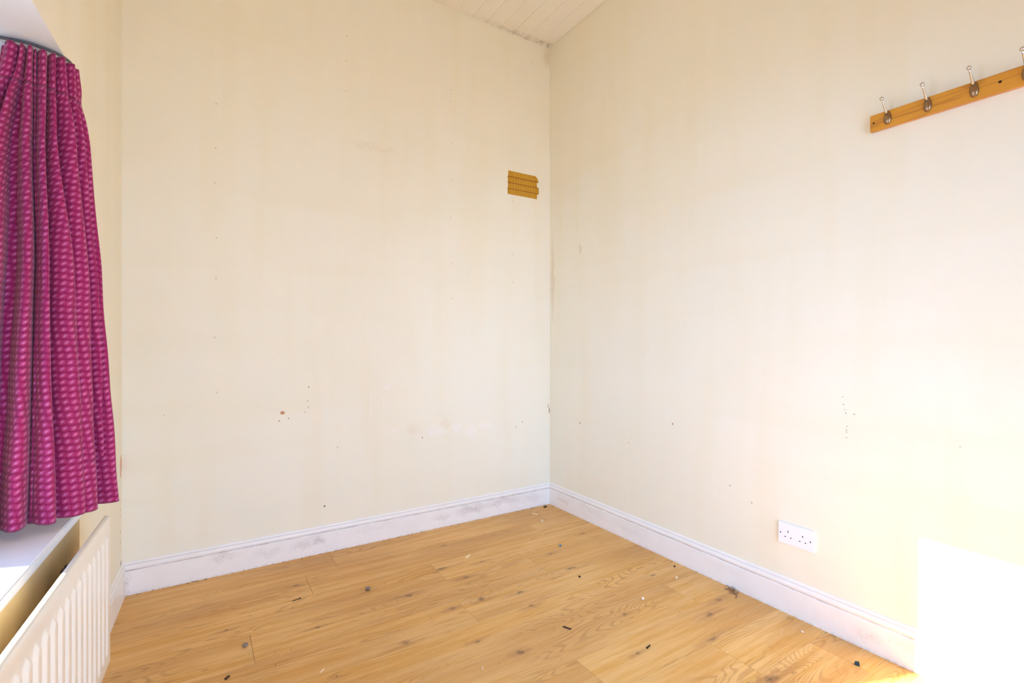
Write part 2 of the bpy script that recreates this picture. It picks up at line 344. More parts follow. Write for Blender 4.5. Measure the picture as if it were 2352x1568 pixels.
# flecks of dirt, nail pops and chips on the paint: thin discs, one joined part per wall
def fleck_part(wall, key, place):
    by = {}
    for q_ in FLECKS.get(key, []): by.setdefault((q_[4], q_[5]), []).append(q_)
    bm = bmesh.new(); ms = []; rr = random.Random(3)
    for (col, amount), L_ in by.items():
        c = tuple(lin(col)[k] * amount + CREAM[k] * (1 - amount) for k in range(3))
        t = NT('fleck', 0.8, 0.2); t.color(c + (1,)); ms.append(t.m)
        for (h, z, sh, sz, _, _) in L_:
            n0 = len(bm.faces); P = [(h + sh * 0.8 * math.cos(k * PI / 4) * rr.uniform(.75, 1.1), z + sz * 0.8 * math.sin(k * PI / 4) * rr.uniform(.75, 1.1)) for k in range(8)]
            lo = [bm.verts.new(place(x, zz, 0.0)) for x, zz in P]; hi = [bm.verts.new(place(x * .8 + h * .2, zz * .8 + z * .2, 0.0004)) for x, zz in P]
            fs = [bm.faces.new(hi)] + [bm.faces.new((lo[k], lo[(k + 1) % 8], hi[(k + 1) % 8], hi[k])) for k in range(8)]
            for f_ in fs: f_.material_index = len(ms) - 1
    o = obj('paint_flecks', bm, ms, wall); o['kind'] = 'stuff'
fleck_part(bpy.data.objects['wall_back'], 'cream_paint_back', lambda h, z, d: (h, 0.0149 - d, z))
fleck_part(bpy.data.objects['wall_right'], 'cream_paint_right', lambda h, z, d: (0.0149 - d, h, z))
# left wall with the window recess (splayed far jamb)
SA, SB, SE = 0.78, 2.16, 3.753       # recess start / end, wall end
ZS, ZT, DW = 0.602, 1.988, -0.335
bm = bmesh.new()
lprism(bm, [(-0.015, -0.015), (SA, -0.015), (1.10, DW), (-0.015, DW)], -0.08, H + 0.06)
lprism(bm, [(SB, -0.015), (SE, -0.015), (SE, DW), (SB, DW)], -0.08, H + 0.06)
lprism(bm, [(SA, -0.015), (SB, -0.015), (SB, DW), (1.10, DW)], ZT, H + 0.06)
lprism(bm, [(SA, -0.015), (SB, -0.015), (SB, DW), (1.10, DW)], -0.08, ZS)
bm.normal_update(); bmesh.ops.recalc_face_normals(bm, faces=bm.faces[:])
for f_ in bm.faces:
    c_ = f_.calc_center_median()
    if f_.normal.dot(NL) < 0.9 and 0.3 < c_.z < 2.2 and (c_ - L0).dot(DL) > 0.5: f_.material_index = 1
    if abs(f_.normal.z) > 0.9: f_.material_index = 1
tag(obj('wall_left', bm, [m_left, m_reveal]), 'cream painted left wall with a deep window recess', 'wall', kind='structure')

# ceiling: tongue and groove boards running along the right wall
bm = bmesh.new(); prism(bm, [(xleft(0.015), 0.0149), (XR - .0001, 0.0149), (XR - .0001, YN + .0001), (xleft(YN), YN + .0001)], H + 0.013, H + 0.055)
ceil = tag(obj('ceiling', bm, m_ceil), 'cream painted tongue and groove boarded ceiling', 'ceiling', kind='structure')
k = 0; x1 = XR - 0.001
while x1 > -2.56:
    x0 = 0.015 - 0.1038 * (k + 1)
    yb = 0.0145
    bm = bmesh.new()
    g0 = 0.0006
    if x0 > xleft(0) + 0.005: pts = [(x0 + g0, yb), (x1, yb), (x1, YN + .001), (x0 + g0, YN + .001)]
    else:
        ye = -(x1 - xleft(0)) / -0.04625 if x1 < xleft(0) else None
        ys = min(yb, -(xleft(0) - x1) / 0.04625) if x1 < xleft(0) else yb
        pts = [(max(x0 + g0, xleft(ys) + .001), ys), (x1, ys), (x1, YN + .001), (max(x0 + g0, xleft(YN) + .001), YN + .001)]
    vs = prism(bm, pts, H, H + 0.012)
    bot = [e for e in bm.edges if all(abs(v.co.z - H) < 1e-6 for v in e.verts)]
    bmesh.ops.bevel(bm, geom=bot, offset=0.0010, segments=1, affect='EDGES')
    obj('ceiling_board', bm, m_ceil, ceil)
    x1 = x0 - 0.0002; k += 1

# skirting: flat face, groove, torus and fillet
SK = [(-0.0149, 0.0), (0.0, 0.0), (0.0, 0.1065), (-0.0025, 0.1095), (-0.0035, 0.112), (-0.0022, 0.1145), (0.0000, 0.119), (0.0004, 0.124), (-0.0010, 0.130), (-0.0040, 0.1345), (-0.0068, 0.1365), (-0.0072, 0.139), (-0.0085, 0.1445), (-0.0110, 0.147), (-0.0149, 0.1475)]
def sm(o):
    for p in o.data.polygons: p.use_smooth = False
bm = bmesh.new(); extrude_profile(bm, SK, lambda t, o, z: (t, -o, z), lambda o: L0.x + o * 0.95, lambda o: -o)
tag(obj('baseboard_back', bm, m_skb), 'white moulded skirting along the back wall, mould spotted', 'skirting board', kind='structure')
bm = bmesh.new(); extrude_profile(bm, SK, lambda t, o, z: (-o, t, z), lambda o: -o, YN)
tag(obj('baseboard_right', bm, m_skr), 'white moulded skirting along the right wall below the socket', 'skirting board', kind='structure')
bm = bmesh.new(); extrude_profile(bm, SK, lambda t, o, z: LW(t, o, z), lambda o: o * 1.05, 3.75)
tag(obj('baseboard_left', bm, m_skl), 'short white skirting in the left corner behind the radiator', 'skirting board', kind='structure')

# ------------------------------------------------------------------ window_1: frame, panes, sill, apron
win = tag(empty('window_1', LW(1.7, -0.3, ZS)), 'white framed window in the recess of the left wall', 'window', kind='structure')
winM = win.matrix_basis.copy()
def wpart(name, bm, m):
    o = obj(name, bm, m, win); o.matrix_parent_inverse = Matrix.Translation(-Vector(win.location)); return o
ZF0, ZF1 = 0.64, ZT
fr = []
def fbar(name, s0, s1, z0, z1, o0=-0.325, o1=-0.265):
    bm = bmesh.new(); lprism(bm, [(s0, o0), (s1, o0), (s1, o1), (s0, o1)], z0, z1); bev(bm, 0.004, 2); return wpart(name, bm, m_white)
fbar('window_stile', 1.065, 1.160, ZF0, ZF1); fbar('window_stile', SB - 0.07, SB, ZF0, ZF1)
fbar('window_head', 1.161, SB - 0.071, ZF1 - 0.085, ZF1); fbar('window_bottom_rail', 1.161, SB - 0.071, ZF0, ZF0 + 0.06)
fbar('window_mullion', 1.605, 1.675, ZF0 + 0.061, ZF1 - 0.086)
g = NT('window_glass'); g.n.remove(g.b)
tr = g.new('ShaderNodeBsdfTransparent'); gl = g.new('ShaderNodeBsdfGlossy'); gl.inputs['Roughness'].default_value = 0.02
fres = g.new('ShaderNodeFresnel'); fres.inputs[0].default_value = 1.45; ms = g.new('ShaderNodeMixShader')
g.t.links.new(fres.outputs[0], ms.inputs[0]); g.t.links.new(tr.outputs[0], ms.inputs[1]); g.t.links.new(gl.outputs[0], ms.inputs[2])
g.t.links.new(ms.outputs[0], g.n['Material Output'].inputs[0])
for s0, s1 in ((1.161, 1.604), (1.676, SB - 0.071)):
    bm = bmesh.new(); lprism(bm, [(s0, -0.302), (s1, -0.302), (s1, -0.298), (s0, -0.298)], ZF0 + 0.061, ZF1 - 0.086); wpart('pane', bm, g.m)
# glazed door added out of view so skylight fills the back wall
door = tag(empty('fill_door_1', ((DX0 + DX1) / 2, YN - 0.1, 0)), 'white glazed door added behind the viewer to light the back wall', 'door', kind='structure')
def dpart(name, a, b, m, be=0.004):
    bm = bmesh.new(); box(bm, a, b)
    if be: bev(bm, be, 2)
    o = obj(name, bm, m, door); o.matrix_parent_inverse = Matrix.Translation(-Vector(door.location)); return o
DA, DB = YN - 0.13, YN - 0.08
dpart('fill_door_frame', (DX0, DA - .02, 0), (DX0 + 0.05, DB, DZ), m_white); dpart('fill_door_frame', (DX1 - 0.05, DA - .02, 0), (DX1, DB, DZ), m_white)
dpart('fill_door_frame', (DX0 + 0.051, DA - .02, DZ - 0.05), (DX1 - 0.051, DB, DZ), m_white)
dpart('fill_door_stile', (DX0 + 0.054, DA, 0.01), (DX0 + 0.13, DB, DZ - 0.054), m_white); dpart('fill_door_stile', (DX1 - 0.13, DA, 0.01), (DX1 - 0.054, DB, DZ - 0.054), m_white)
dpart('fill_door_rail', (DX0 + 0.131, DA, 0.01), (DX1 - 0.131, DB, 0.18), m_white); dpart('fill_door_rail', (DX0 + 0.131, DA, DZ - 0.14), (DX1 - 0.131, DB, DZ - 0.054), m_white)
dpart('pane', (DX0 + 0.131, YN - 0.107, 0.181), (DX1 - 0.131, YN - 0.103, DZ - 0.141), g.m, 0)
# sill board: sits in the recess and noses out past the wall face
bm = bmesh.new(); lprism(bm, [(SA + 0.012, 0.006), (SB - 0.003, 0.006), (SB - 0.003, -0.263), (1.06, -0.263)], ZS + 0.0005, 0.6305); bev(bm, 0.003, 2)
wpart('window_sill', bm, m_sill)
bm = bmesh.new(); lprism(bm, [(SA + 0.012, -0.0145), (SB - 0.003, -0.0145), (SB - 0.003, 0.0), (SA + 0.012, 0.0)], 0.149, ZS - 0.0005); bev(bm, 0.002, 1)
wpart('apron_panel', bm, m_apron)['label'] = 'tan panel below the sill'

# ------------------------------------------------------------------ curtain
def catmull(P, n):
    P = [Vector(p) for p in P]; P = [P[0] * 2 - P[1]] + P + [P[-1] * 2 - P[-2]]; out = []
    segs = len(P) - 3
    for i in range(n + 1):
        t = i / n * segs; j = min(int(t), segs - 1); t -= j
        a, b, c, d = P[j:j + 4]
        out.append(0.5 * ((2 * b) + (c - a) * t + (2 * a - 5 * b + 4 * c - d) * t * t + (3 * b - a - 3 * c + d) * t ** 3))
    return out
def resample(Q, n):
    L = [0]
    for a, b in zip(Q, Q[1:]): L.append(L[-1] + (b - a).length)
    out = []; j = 0
    for i in range(n + 1):
        d = L[-1] * i / n
        while j < len(L) - 2 and L[j + 1] < d: j += 1
        t = (d - L[j]) / max(1e-9, L[j + 1] - L[j]); out.append(Q[j].lerp(Q[j + 1], min(1, max(0, t))))
    return out
NU, NV = 460, 120
ZB, ZH = 0.657, 1.958
def smooth(t): t = min(1, max(0, t)); return t * t * (3 - 2 * t)
NP = 700
top = resample(catmull([(-2.556, -0.960, 0), (-2.50, -0.965, 0), (-2.458, -0.952, 0), (-2.432, -0.932, 0), (-2.418, -0.905, 0), (-2.416, -0.880, 0)], 80), NP)
bot = resample(catmull([(-2.70, -1.055, 0), (-2.62, -1.045, 0), (-2.545, -1.025, 0), (-2.472, -1.005, 0), (-2.410, -0.955, 0), (-2.360, -0.890, 0), (-2.334, -0.850, 0)], 80), NP)
# ridges of the folds at four heights: (height, [(place along the path, half width)])
RIDGES = [
    (0.985, [(0.13, 0.091), (0.248, 0.032), (0.325, 0.036), (0.383, 0.018), (0.466, 0.056), (0.567, 0.035), (0.671, 0.059), (0.822, 0.056), (1.002, 0.111)]) ,
    (0.826, [(0.029, 0.054), (0.15, 0.052), (0.343, 0.063), (0.418, 0.011), (0.472, 0.045), (0.568, 0.046), (0.73, 0.078), (0.868, 0.06), (0.958, 0.073)]) ,
    (0.547, [(0.13, 0.054), (0.238, 0.036), (0.412, 0.057), (0.484, 0.009), (0.521, 0.04), (0.672, 0.11), (0.800, 0.115), (0.92, 0.053), (0.994, 0.078)]) ,
    (0.0, [(0.221, 0.054), (0.304, 0.041), (0.425, 0.063), (0.498, 0.006), (0.564, 0.061), (0.705, 0.098), (0.785, 0.100), (0.876, 0.014), (0.992, 0.105)]) ,
]
RIDGES[-1][1][-1] = (0.965, 0.075)
AMP = {0: 0.012, 1: 0.024, 2: 0.031, 3: 0.034}
def ridges_at(v):
    L = RIDGES
    if v >= L[0][0]: return L[0][1], AMP[0]
    if v <= L[-1][0]: return L[-1][1], AMP[3]
    for k in range(3):
        a, b = L[k], L[k + 1]
        if a[0] >= v >= b[0]:
            t = (a[0] - v) / (a[0] - b[0]); t = 0.5 * t + 0.5 * smooth(t)
            return [(p[0] + (q[0] - p[0]) * t, p[1] + (q[1] - p[1]) * t) for p, q in zip(a[1], b[1])], AMP[k] + (AMP[k + 1] - AMP[k]) * t
def disp(u, v, R_, A_):
    h = -1.0
    for k, (c, w_) in enumerate(R_):
        x = (u - c) / w_
        if abs(x) < 1.6: h = max(h, (1.0 - 1.75 * abs(x) ** 2.2) - (0.0 if w_ > 0.02 else 0.9))
    pinch = 1 - 0.35 * math.exp(-((v - 0.925) / 0.02) ** 2)
    return A_ * h * pinch + 0.0018 * math.sin(11 * v + 25 * u) + 0.0012 * math.sin(31 * v + 60 * u)
def crow(v):
    R_, A_ = ridges_at(v); w_ = v ** 0.9; P = []
    for i in range(NP + 1):
        u = i / NP; p = bot[i].lerp(top[i], w_)
        j0, j1 = max(0, i - 4), min(NP, i + 4)
        t = (bot[j1].lerp(top[j1], w_) - bot[j0].lerp(top[j0], w_)).normalized(); n = Vector((t.y, -t.x, 0))
        h = sum(disp(u + d_, v, R_, A_) for d_ in (-0.004, 0, 0.004)) / 3
        q = p + n * h
        ruff = 0.10 * h * smooth((v - 0.93) / 0.07) * 4
        P.append(Vector((q.x, q.y, ZB + (ZH - ZB) * v + ruff * 0.5 - 0.03 * h * (1 - v))))
    return resample(P, NU)      # cloth does not stretch: vertices follow the material round every fold
vs_ = [j / NV for j in range(NV + 1)]
grid = [crow(v) for v in vs_]
arc = [0.0]
for i in range(NU): arc.append(arc[-1] + (grid[12][i + 1] - grid[12][i]).length)
def cloth(name, r0, r1, parent, mat, thick=0.0018):
    bm = bmesh.new(); uv = bm.loops.layers.uv.new('UVMap')
    V = [[bm.verts.new(grid[j][i]) for i in range(NU + 1)] for j in range(r0, r1 + 1)]
    for j in range(r1 - r0):
        for i in range(NU):
            f_ = bm.faces.new((V[j][i], V[j][i + 1], V[j + 1][i + 1], V[j + 1][i]))
            for l, (a, b) in zip(f_.loops, ((i, j), (i + 1, j), (i + 1, j + 1), (i, j + 1))):
                l[uv].uv = (arc[a], (r0 + b) / NV * (ZH - ZB))
    o = obj(name, bm, mat, parent, True)
    md = o.modifiers.new('thickness', 'SOLIDIFY'); md.thickness = thick; md.offset = 0
    return o
def fabric():
    t = NT('magenta_waffle_weave', 0.75, 0.2)
    uv = t.new('ShaderNodeUVMap').outputs[0]; U, V, _ = t.sep(uv)
    cu, cv = t.math('DIVIDE', U, 0.0200), t.math('DIVIDE', V, 0.0185)
    nz = t.noise(uv, 120, 3, 0.6)
    cv = t.math('ADD', cv, t.math('MULTIPLY', t.math('SINE', t.math('MULTIPLY', cu, 2 * PI)), 0.06))
    fu = t.math('SUBTRACT', t.math('FRACT', cu), 0.5); fv = t.math('SUBTRACT', t.math('FRACT', cv), 0.5)
    rowline = t.rng(t.math('ABSOLUTE', fv), 0.34, 0.47); colline = t.rng(t.math('ABSOLUTE', fu), 0.38, 0.50)
    tilt = t.math('ADD', fv, t.math('MULTIPLY', fu, -0.22))
    d = t.math('SQRT', t.math('ADD', t.math('POWER', t.math('MULTIPLY', fu, 2.8), 2.0), t.math('POWER', t.math('MULTIPLY', tilt, 4.0), 2.0)))
    eye = t.math('ADD', t.math('MULTIPLY', t.rng(d, 1.0, 0.1), 0.55), t.math('MULTIPLY', t.rng(d, 0.42, 0.1), 0.45))
    body = t.rng(nz, 0.3, 0.7)
    c = t.mix(body, (0.285, 0.010, 0.070, 1), (0.375, 0.025, 0.115, 1))
    c = t.mix(t.math('MULTIPLY', t.rng(d, 1.9, 0.3), 0.45), c, (0.54, 0.075, 0.26, 1))
    c = t.mix(t.math('MULTIPLY', eye, 0.52), c, (0.84, 0.36, 0.58, 1))
    c = t.mix(t.math('MULTIPLY', colline, 0.55), c, (0.270, 0.006, 0.075, 1))
    c = t.mix(t.math('MULTIPLY', rowline, 0.85), c, (0.230, 0.005, 0.065, 1))
    t.color(c); t.b.inputs['Sheen Weight'].default_value = 0.15
    h = t.math('SUBTRACT', t.math('ADD', eye, t.math('MULTIPLY', nz, 0.35)), t.math('ADD', rowline, t.math('MULTIPLY', colline, 0.6)))
    t.bump(h, 0.55, 0.0016)
    return t.m
m_cloth = fabric()
cur = tag(empty('curtain', (-2.46, -0.95, ZB)), 'magenta waffle woven curtain gathered at the side of the window recess', 'curtain')
HR = int(NV * 0.925)
for nm, a, b in (('fabric_panel', 0, HR), ('gathered_heading', HR, NV)):
    o = cloth(nm, a, b, cur, m_cloth); o.matrix_parent_inverse = Matrix.Translation(-Vector(cur.location))
# track under the soffit that carries the heading
bm = bmesh.new()
tp = [p + Vector((0, 0.004, 0)) for p in top[::35]]
tube(bm, [Vector((p.x - 0.010, p.y + 0.030, 1.9835)) for p in tp], 0.0042, 8)
m_track = plain('shade_grey_track', (92, 88, 86), 0.6)  # dark grey stands in for the shadow above the curtain heading
tag(obj('curtain_track', bm, m_track, smooth=True), 'slim curtain track fixed under the recess soffit, grey for the shadow there', 'curtain rail')

# ------------------------------------------------------------------ radiator
m_rad = plain('cream_radiator_enamel', (238, 230, 214), 0.28, var=0.015, scale=5)
m_dark = plain('dark_steel', (38, 32, 28), 0.6, var=0.2)
rad = tag(empty('radiator', LW(1.4, 0.07, 0.13)), 'cream ribbed panel radiator mounted under the window sill', 'radiator')
S0, S1, RZ0, RZ1, OB = 0.812, 2.24, 0.135, 0.600, 0.080
def rz(s, z): return z + 0.014 * min(1, max(0, (s - S0) / 0.9)) * 1.0
PITCH = 0.0530
def rib(s, z):
    a = (s - (S0 + 0.045)) / PITCH
    if a < 0 or s > S1 - 0.045: return 0.0
    f_ = a - math.floor(a)
    prof = smooth((0.38 - abs(f_ - 0.5)) / 0.18)
    top_, bot_ = RZ1 - 0.042, RZ0 + 0.042
    r = abs(f_ - 0.5) * PITCH
    e = min(smooth((top_ - r * 0.9 - z) / 0.014), smooth((z - bot_ - r * 0.9) / 0.014))
    return 0.0068 * prof * e
bm = bmesh.new()
ns = int((S1 - S0) / PITCH * 12)
ss = [S0 + (S1 - S0) * i / ns for i in range(ns + 1)]
zs = [RZ0, RZ0 + 0.003, RZ0 + 0.008, RZ0 + 0.025] + [RZ0 + 0.034 + 0.006 * i for i in range(9)] + [RZ0 + 0.10 + (RZ1 - RZ0 - 0.20) * i / 8 for i in range(9)] + [RZ1 - 0.088 + 0.006 * i for i in range(1, 10)] + [RZ1 - 0.025, RZ1 - 0.010, RZ1 - 0.005, RZ1 - 0.002, RZ1]
zs = sorted(set(zs))
def edge_in(s, z):      # rolled rim all round
    d = min(z - RZ0, RZ1 - z, (s - S0) * 0.9, (S1 - s) * 0.9)
    return -0.010 * (1 - math.sqrt(max(0, 1 - (1 - min(1, d / 0.010)) ** 2)))
F = [[bm.verts.new(LW(s, OB + rib(s, z) + edge_in(s, z), rz(s, z))) for s in ss] for z in zs]
for j in range(len(zs) - 1):
    for i in range(ns): bm.faces.new((F[j][i], F[j][i + 1], F[j + 1][i + 1], F[j + 1][i]))
B_ = [bm.verts.new(LW(s, OB - 0.013, rz(s, z))) for s, z in ((S0, RZ0), (S1, RZ0))]
bl = [[bm.verts.new(LW(s, OB - 0.0145, rz(s, z))) for s in ss] for z in (RZ0, RZ1)]
for i in range(ns):
    bm.faces.new((F[0][i], bl[0][i], bl[0][i + 1], F[0][i + 1])); bm.faces.new((F[-1][i], F[-1][i + 1], bl[1][i + 1], bl[1][i]))
    bm.faces.new((bl[0][i], bl[1][i], bl[1][i + 1], bl[0][i + 1]))
bm.faces.new([F[j][0] for j in range(len(zs))] + [bl[1][0], bl[0][0]]); bm.faces.new([F[j][-1] for j in range(len(zs))][::-1] + [bl[0][-1], bl[1][-1]])
for v in B_: bm.verts.remove(v)
def rpart(name, bm, m, smooth_=False):
    o = obj(name, bm, m, rad, smooth_); o.matrix_parent_inverse = Matrix.Translation(-Vector(rad.location)); return o
rpart('front_panel', bm, m_rad, True)
for s in (1.075, 1.78):
    bm = bmesh.new(); lprism(bm, [(s, 0.0004), (s + 0.035, 0.0004), (s + 0.035, OB - 0.0149), (s, OB - 0.0149)], 0.22, 0.47)
    lprism(bm, [(s, 0.022), (s + 0.022, 0.022), (s + 0.022, 0.036), (s, 0.036)], 0.469, 0.548)
    lprism(bm, [(s + 0.012, 0.030), (s + 0.022, 0.030), (s + 0.022, 0.036), (s + 0.012, 0.036)], 0.5479, 0.560)
    rpart('wall_bracket', bm, m_dark)['label'] = 'dark steel hanging bracket'
# unseen fin sheet added behind the panel to darken the gap at the wall
bm = bmesh.new(); prof = []
nf = int((S1 - S0 - 0.08) / 0.025)
for k in range(nf + 1):
    s = S0 + 0.04 + 0.025 * k; prof.append((s, 0.064 if (k // 1) % 4 in (0, 1) else 0.024))
vlo = [bm.verts.new(LW(s, o, 0.17)) for s, o in prof]; vhi = [bm.verts.new(LW(s, o, 0.52)) for s, o in prof]
for k in range(nf): bm.faces.new((vlo[k], vlo[k + 1], vhi[k + 1], vhi[k]))
rpart('gap_shading_fins', bm, m_rad)
# valve and pipe tail at the far bottom corner, running down to the floor
m_chrome = plain('dull_chrome', (190, 184, 176), 0.3, 1.0)
bm = bmesh.new(); tube(bm, [LW(2.15, OB - 0.007, 0.0), LW(2.15, OB - 0.007, 0.10), LW(2.15, OB - 0.007, 0.16)], [0.008, 0.008, 0.012], 10)
rpart('pipe_tail', bm, m_chrome, True)

# ------------------------------------------------------------------ coat rack on the right wall
def pine():
    t = NT('varnished_pine', 0.35, 0.5); p = t.pos(); X, Y, Z = t.sep(p)
    q = t.comb(t.math('MULTIPLY', Y, 1.2), t.math('MULTIPLY', Z, 26.0), t.math('MULTIPLY', X, 26.0))
    n = t.noise(q, 1.6, 3, 0.5, 0.3); f_ = t.noise(t.comb(t.math('MULTIPLY', Y, 8.0), t.math('MULTIPLY', Z, 420.0), 0.0), 1.0, 3)
    lines = t.rng(t.math('SINE', t.math('MULTIPLY', n, 26.0)), 0.35, 1.0)
    c = t.mix(n, (0.72, 0.330, 0.030, 1), (0.62, 0.260, 0.020, 1))
    c = t.mix(t.math('MULTIPLY', lines, 0.45), c, (0.36, 0.115, 0.012, 1))
    c = t.mix(t.math('MULTIPLY', t.rng(f_, 0.5, 0.75), 0.2), c, (0.40, 0.14, 0.02, 1))
    t.color(c); t.b.inputs['Coat Weight'].default_value = 0.2; return t.m
m_pine = pine()
m_nickel = plain('aged_nickel', (212, 205, 196), 0.26, 1.0, var=0.05)
m_bronze = plain('tarnished_bronze', (164, 132, 100), 0.34, 1.0, var=0.08)
RB = -0.003      # x of the board face
rack = tag(empty('coat_rack', (0.015, -2.28, 1.953)), 'varnished orange pine coat rack with metal hooks high on the right wall', 'coat rack')
def kpart(name, bm, m, parent=None, sm_=False):
    o = obj(name, bm, m, parent or rack, sm_); o.matrix_parent_inverse = Matrix.Translation(-Vector(rack.location)); return o
bm = bmesh.new(); box(bm, (RB, -2.585, 1.923), (0.0149, -1.985, 1.983)); bev(bm, 0.0016, 2); kpart('rail_board', bm, m_pine)
def hook(y):
    zc = 1.9575
    bm = bmesh.new()     # domed oval back plate, egg shaped, thicker low down
    nr, nc = 7, 20; rows = []
    for i in range(nr):
        a = i / (nr - 1); k = math.cos(a * PI / 2); d = math.sin(a * PI / 2) * 0.0085
        ring_ = []
        for j in range(nc):
            th = 2 * PI * j / nc; wy = 0.0118 * (1 - 0.16 * math.sin(th)); wz = 0.0255
            ring_.append(bm.verts.new((RB - 0.0002 - d * (1 - 0.25 * math.sin(th) * k), y + wy * math.cos(th) * max(k, 0.02), zc + wz * math.sin(th) * max(k, 0.02))))
        rows.append(ring_)
    for r0, r1 in zip(rows, rows[1:]):
        for j in range(nc): bm.faces.new((r0[j], r0[(j + 1) % nc], r1[(j + 1) % nc], r1[j]))
    bm.faces.new(rows[0][::-1]); bm.faces.new(rows[-1])
    h = kpart('coat_hook', bm, m_bronze, None, True)
    bm = bmesh.new()
    pts = [(RB - 0.006, y, zc + 0.012), (RB - 0.014, y, zc + 0.020), (RB - 0.026, y, zc + 0.0315), (RB - 0.038, y, zc + 0.0435), (RB - 0.046, y, zc + 0.0525)]
    tube(bm, pts, [0.0055, 0.0043, 0.0035, 0.0030, 0.0030], 10)
    o = obj('hook_arm', bm, m_nickel, h, True)
    bm = bmesh.new(); bmesh.ops.create_uvsphere(bm, u_segments=14, v_segments=10, radius=0.0066, matrix=Matrix.Translation((RB - 0.0475, y, zc + 0.0555)))
    o2 = obj('ball_tip', bm, m_nickel, h, True)
    return h
for y in (-2.0405, -2.157, -2.277, -2.397, -2.515): hook(y)
m_hole = plain('dark_screw', (52, 34, 22), 0.5, 0.6, var=0.2)
for y, z, r in ((-1.997, 1.953, 0.0032), (-2.338, 1.955, 0.0042)):
    bm = bmesh.new(); tube(bm, [(RB + 0.004, y, z), (RB - 0.0006, y, z), (RB - 0.0009, y, z)], [r, r, r * 0.8], 12); kpart('screw', bm, m_hole)

# ------------------------------------------------------------------ double socket
m_plate = plain('white_moulded_plastic', (240, 240, 244), 0.3, var=0.01, scale=4)
m_black = plain('black_recess', (10, 9, 9), 0.8, var=0.1)
XF = 0.0055
sock = tag(empty('double_socket', (XR, -1.71, 0.292)), 'white unswitched double wall socket low on the right wall', 'socket')
def spart(name, bm, m, sm_=False):
    o = obj(name, bm, m, sock, sm_); o.matrix_parent_inverse = Matrix.Translation(-Vector(sock.location)); return o
bm = bmesh.new(); box(bm, (XF, -1.7840, 0.2915), (0.01495, -1.6365, 0.3785)); bev(bm, 0.0018, 3)
plate = spart('faceplate', bm, m_plate)
slots = [(-1.678, .3445, .0021, .0042), (-1.6665, .3215, .0034, .0019), (-1.690, .3215, .0034, .0019), (-1.738, .3430, .0021, .0042), (-1.7265, .3205, .0034, .0019), (-1.7495, .3205, .0034, .0019)]
bm = bmesh.new()
for y, z, hy, hz in slots: box(bm, (XF - 0.01, y - hy, z - hz), (XF + 0.006, y + hy, z + hz))
for y, z in ((-1.646, .334), (-1.769, .3315)): tube(bm, [(XF - 0.01, y, z), (XF + 0.003, y, z)], 0.0032, 14)
cut = obj('cutter', bm, m_plate); md = plate.modifiers.new('slots', 'BOOLEAN'); md.object = cut; md.solver = 'EXACT'
bpy.context.view_layer.update()
me = bpy.data.meshes.new_from_object(plate.evaluated_get(bpy.context.evaluated_depsgraph_get()))
plate.modifiers.clear(); plate.data = me; bpy.data.objects.remove(cut, do_unlink=True)
for y, z, hy, hz in slots:
    bm = bmesh.new(); box(bm, (XF + 0.0012, y - hy * .97, z - hz * .97), (XF + 0.0058, y + hy * .97, z + hz * .97)); spart('pin_slot', bm, m_black)
for y, z in ((-1.646, .334), (-1.769, .3315)):
    bm = bmesh.new(); tube(bm, [(XF + 0.0029, y, z), (XF + 0.0016, y, z), (XF + 0.0012, y, z)], [0.0030, 0.0030, 0.0022], 12); spart('screw', bm, m_hole)

# ------------------------------------------------------------------ brown tape patch near the corner
def tape_mat(name, dark):
    t = NT(name, 0.5, 0.4); p = t.pos(); X, Y, Z = t.sep(p)
    wv = t.math('ADD', X, t.math('MULTIPLY', t.noise(p, 20, 2), 0.006))
    ribs = t.rng(t.math('SINE', t.math('MULTIPLY', wv, 2 * PI / 0.0205)), -0.2, 0.9)
    fade = t.math('MULTIPLY', t.rng(X, -0.335, -0.285), t.rng(X, -0.095, -0.15))
    a, b, r_ = ((0.470, 0.225, 0.008, 1), (0.560, 0.285, 0.012, 1), (0.620, 0.340, 0.050, 1)) if not dark else ((0.340, 0.130, 0.005, 1), (0.400, 0.165, 0.006, 1), (0.420, 0.175, 0.010, 1))
    c = t.mix(t.rng(t.noise(p, 60, 4, 0.65), 0.35, 0.65), a, b)
    t.color(t.mix(t.math('MULTIPLY', t.math('MULTIPLY', ribs, fade), 0.6), c, r_)); t.bump(t.noise(p, 200, 3), 0.2, 0.0006)
    return t.m
m_tape, m_tape2 = tape_mat('mustard_brown_tape', False), tape_mat('doubled_tape', True)
tape = tag(empty('tape_patch', (-0.21, 0.015, 2.145)), 'patch of four overlapping mustard brown tape strips beside the room corner', 'tape')
random.seed(11)
ztop, zbot = 2.304, 2.145; hs = (ztop - zbot) / 4
ends = [(-0.335, -0.094), (-0.3385, -0.0975), (-0.337, -0.083), (-0.3395, -0.0975)]
def ragged(a, b, z0, z1, round_top=False, n=6):
    L_ = [(a + random.uniform(-.0012, .0012), z1 + (z0 - z1) * k / n) for k in range(n + 1)]
    R_ = [(b + random.uniform(-.0016, .0016), z0 + (z1 - z0) * k / n) for k in range(n + 1)]
    if round_top: R_ = [(x + (-0.016 * max(0, (k - n * .45) / (n * .55)) ** 2 + 0.010 * (1 - k / n)), z) for k, (x, z) in enumerate(R_)]
    return L_ + R_
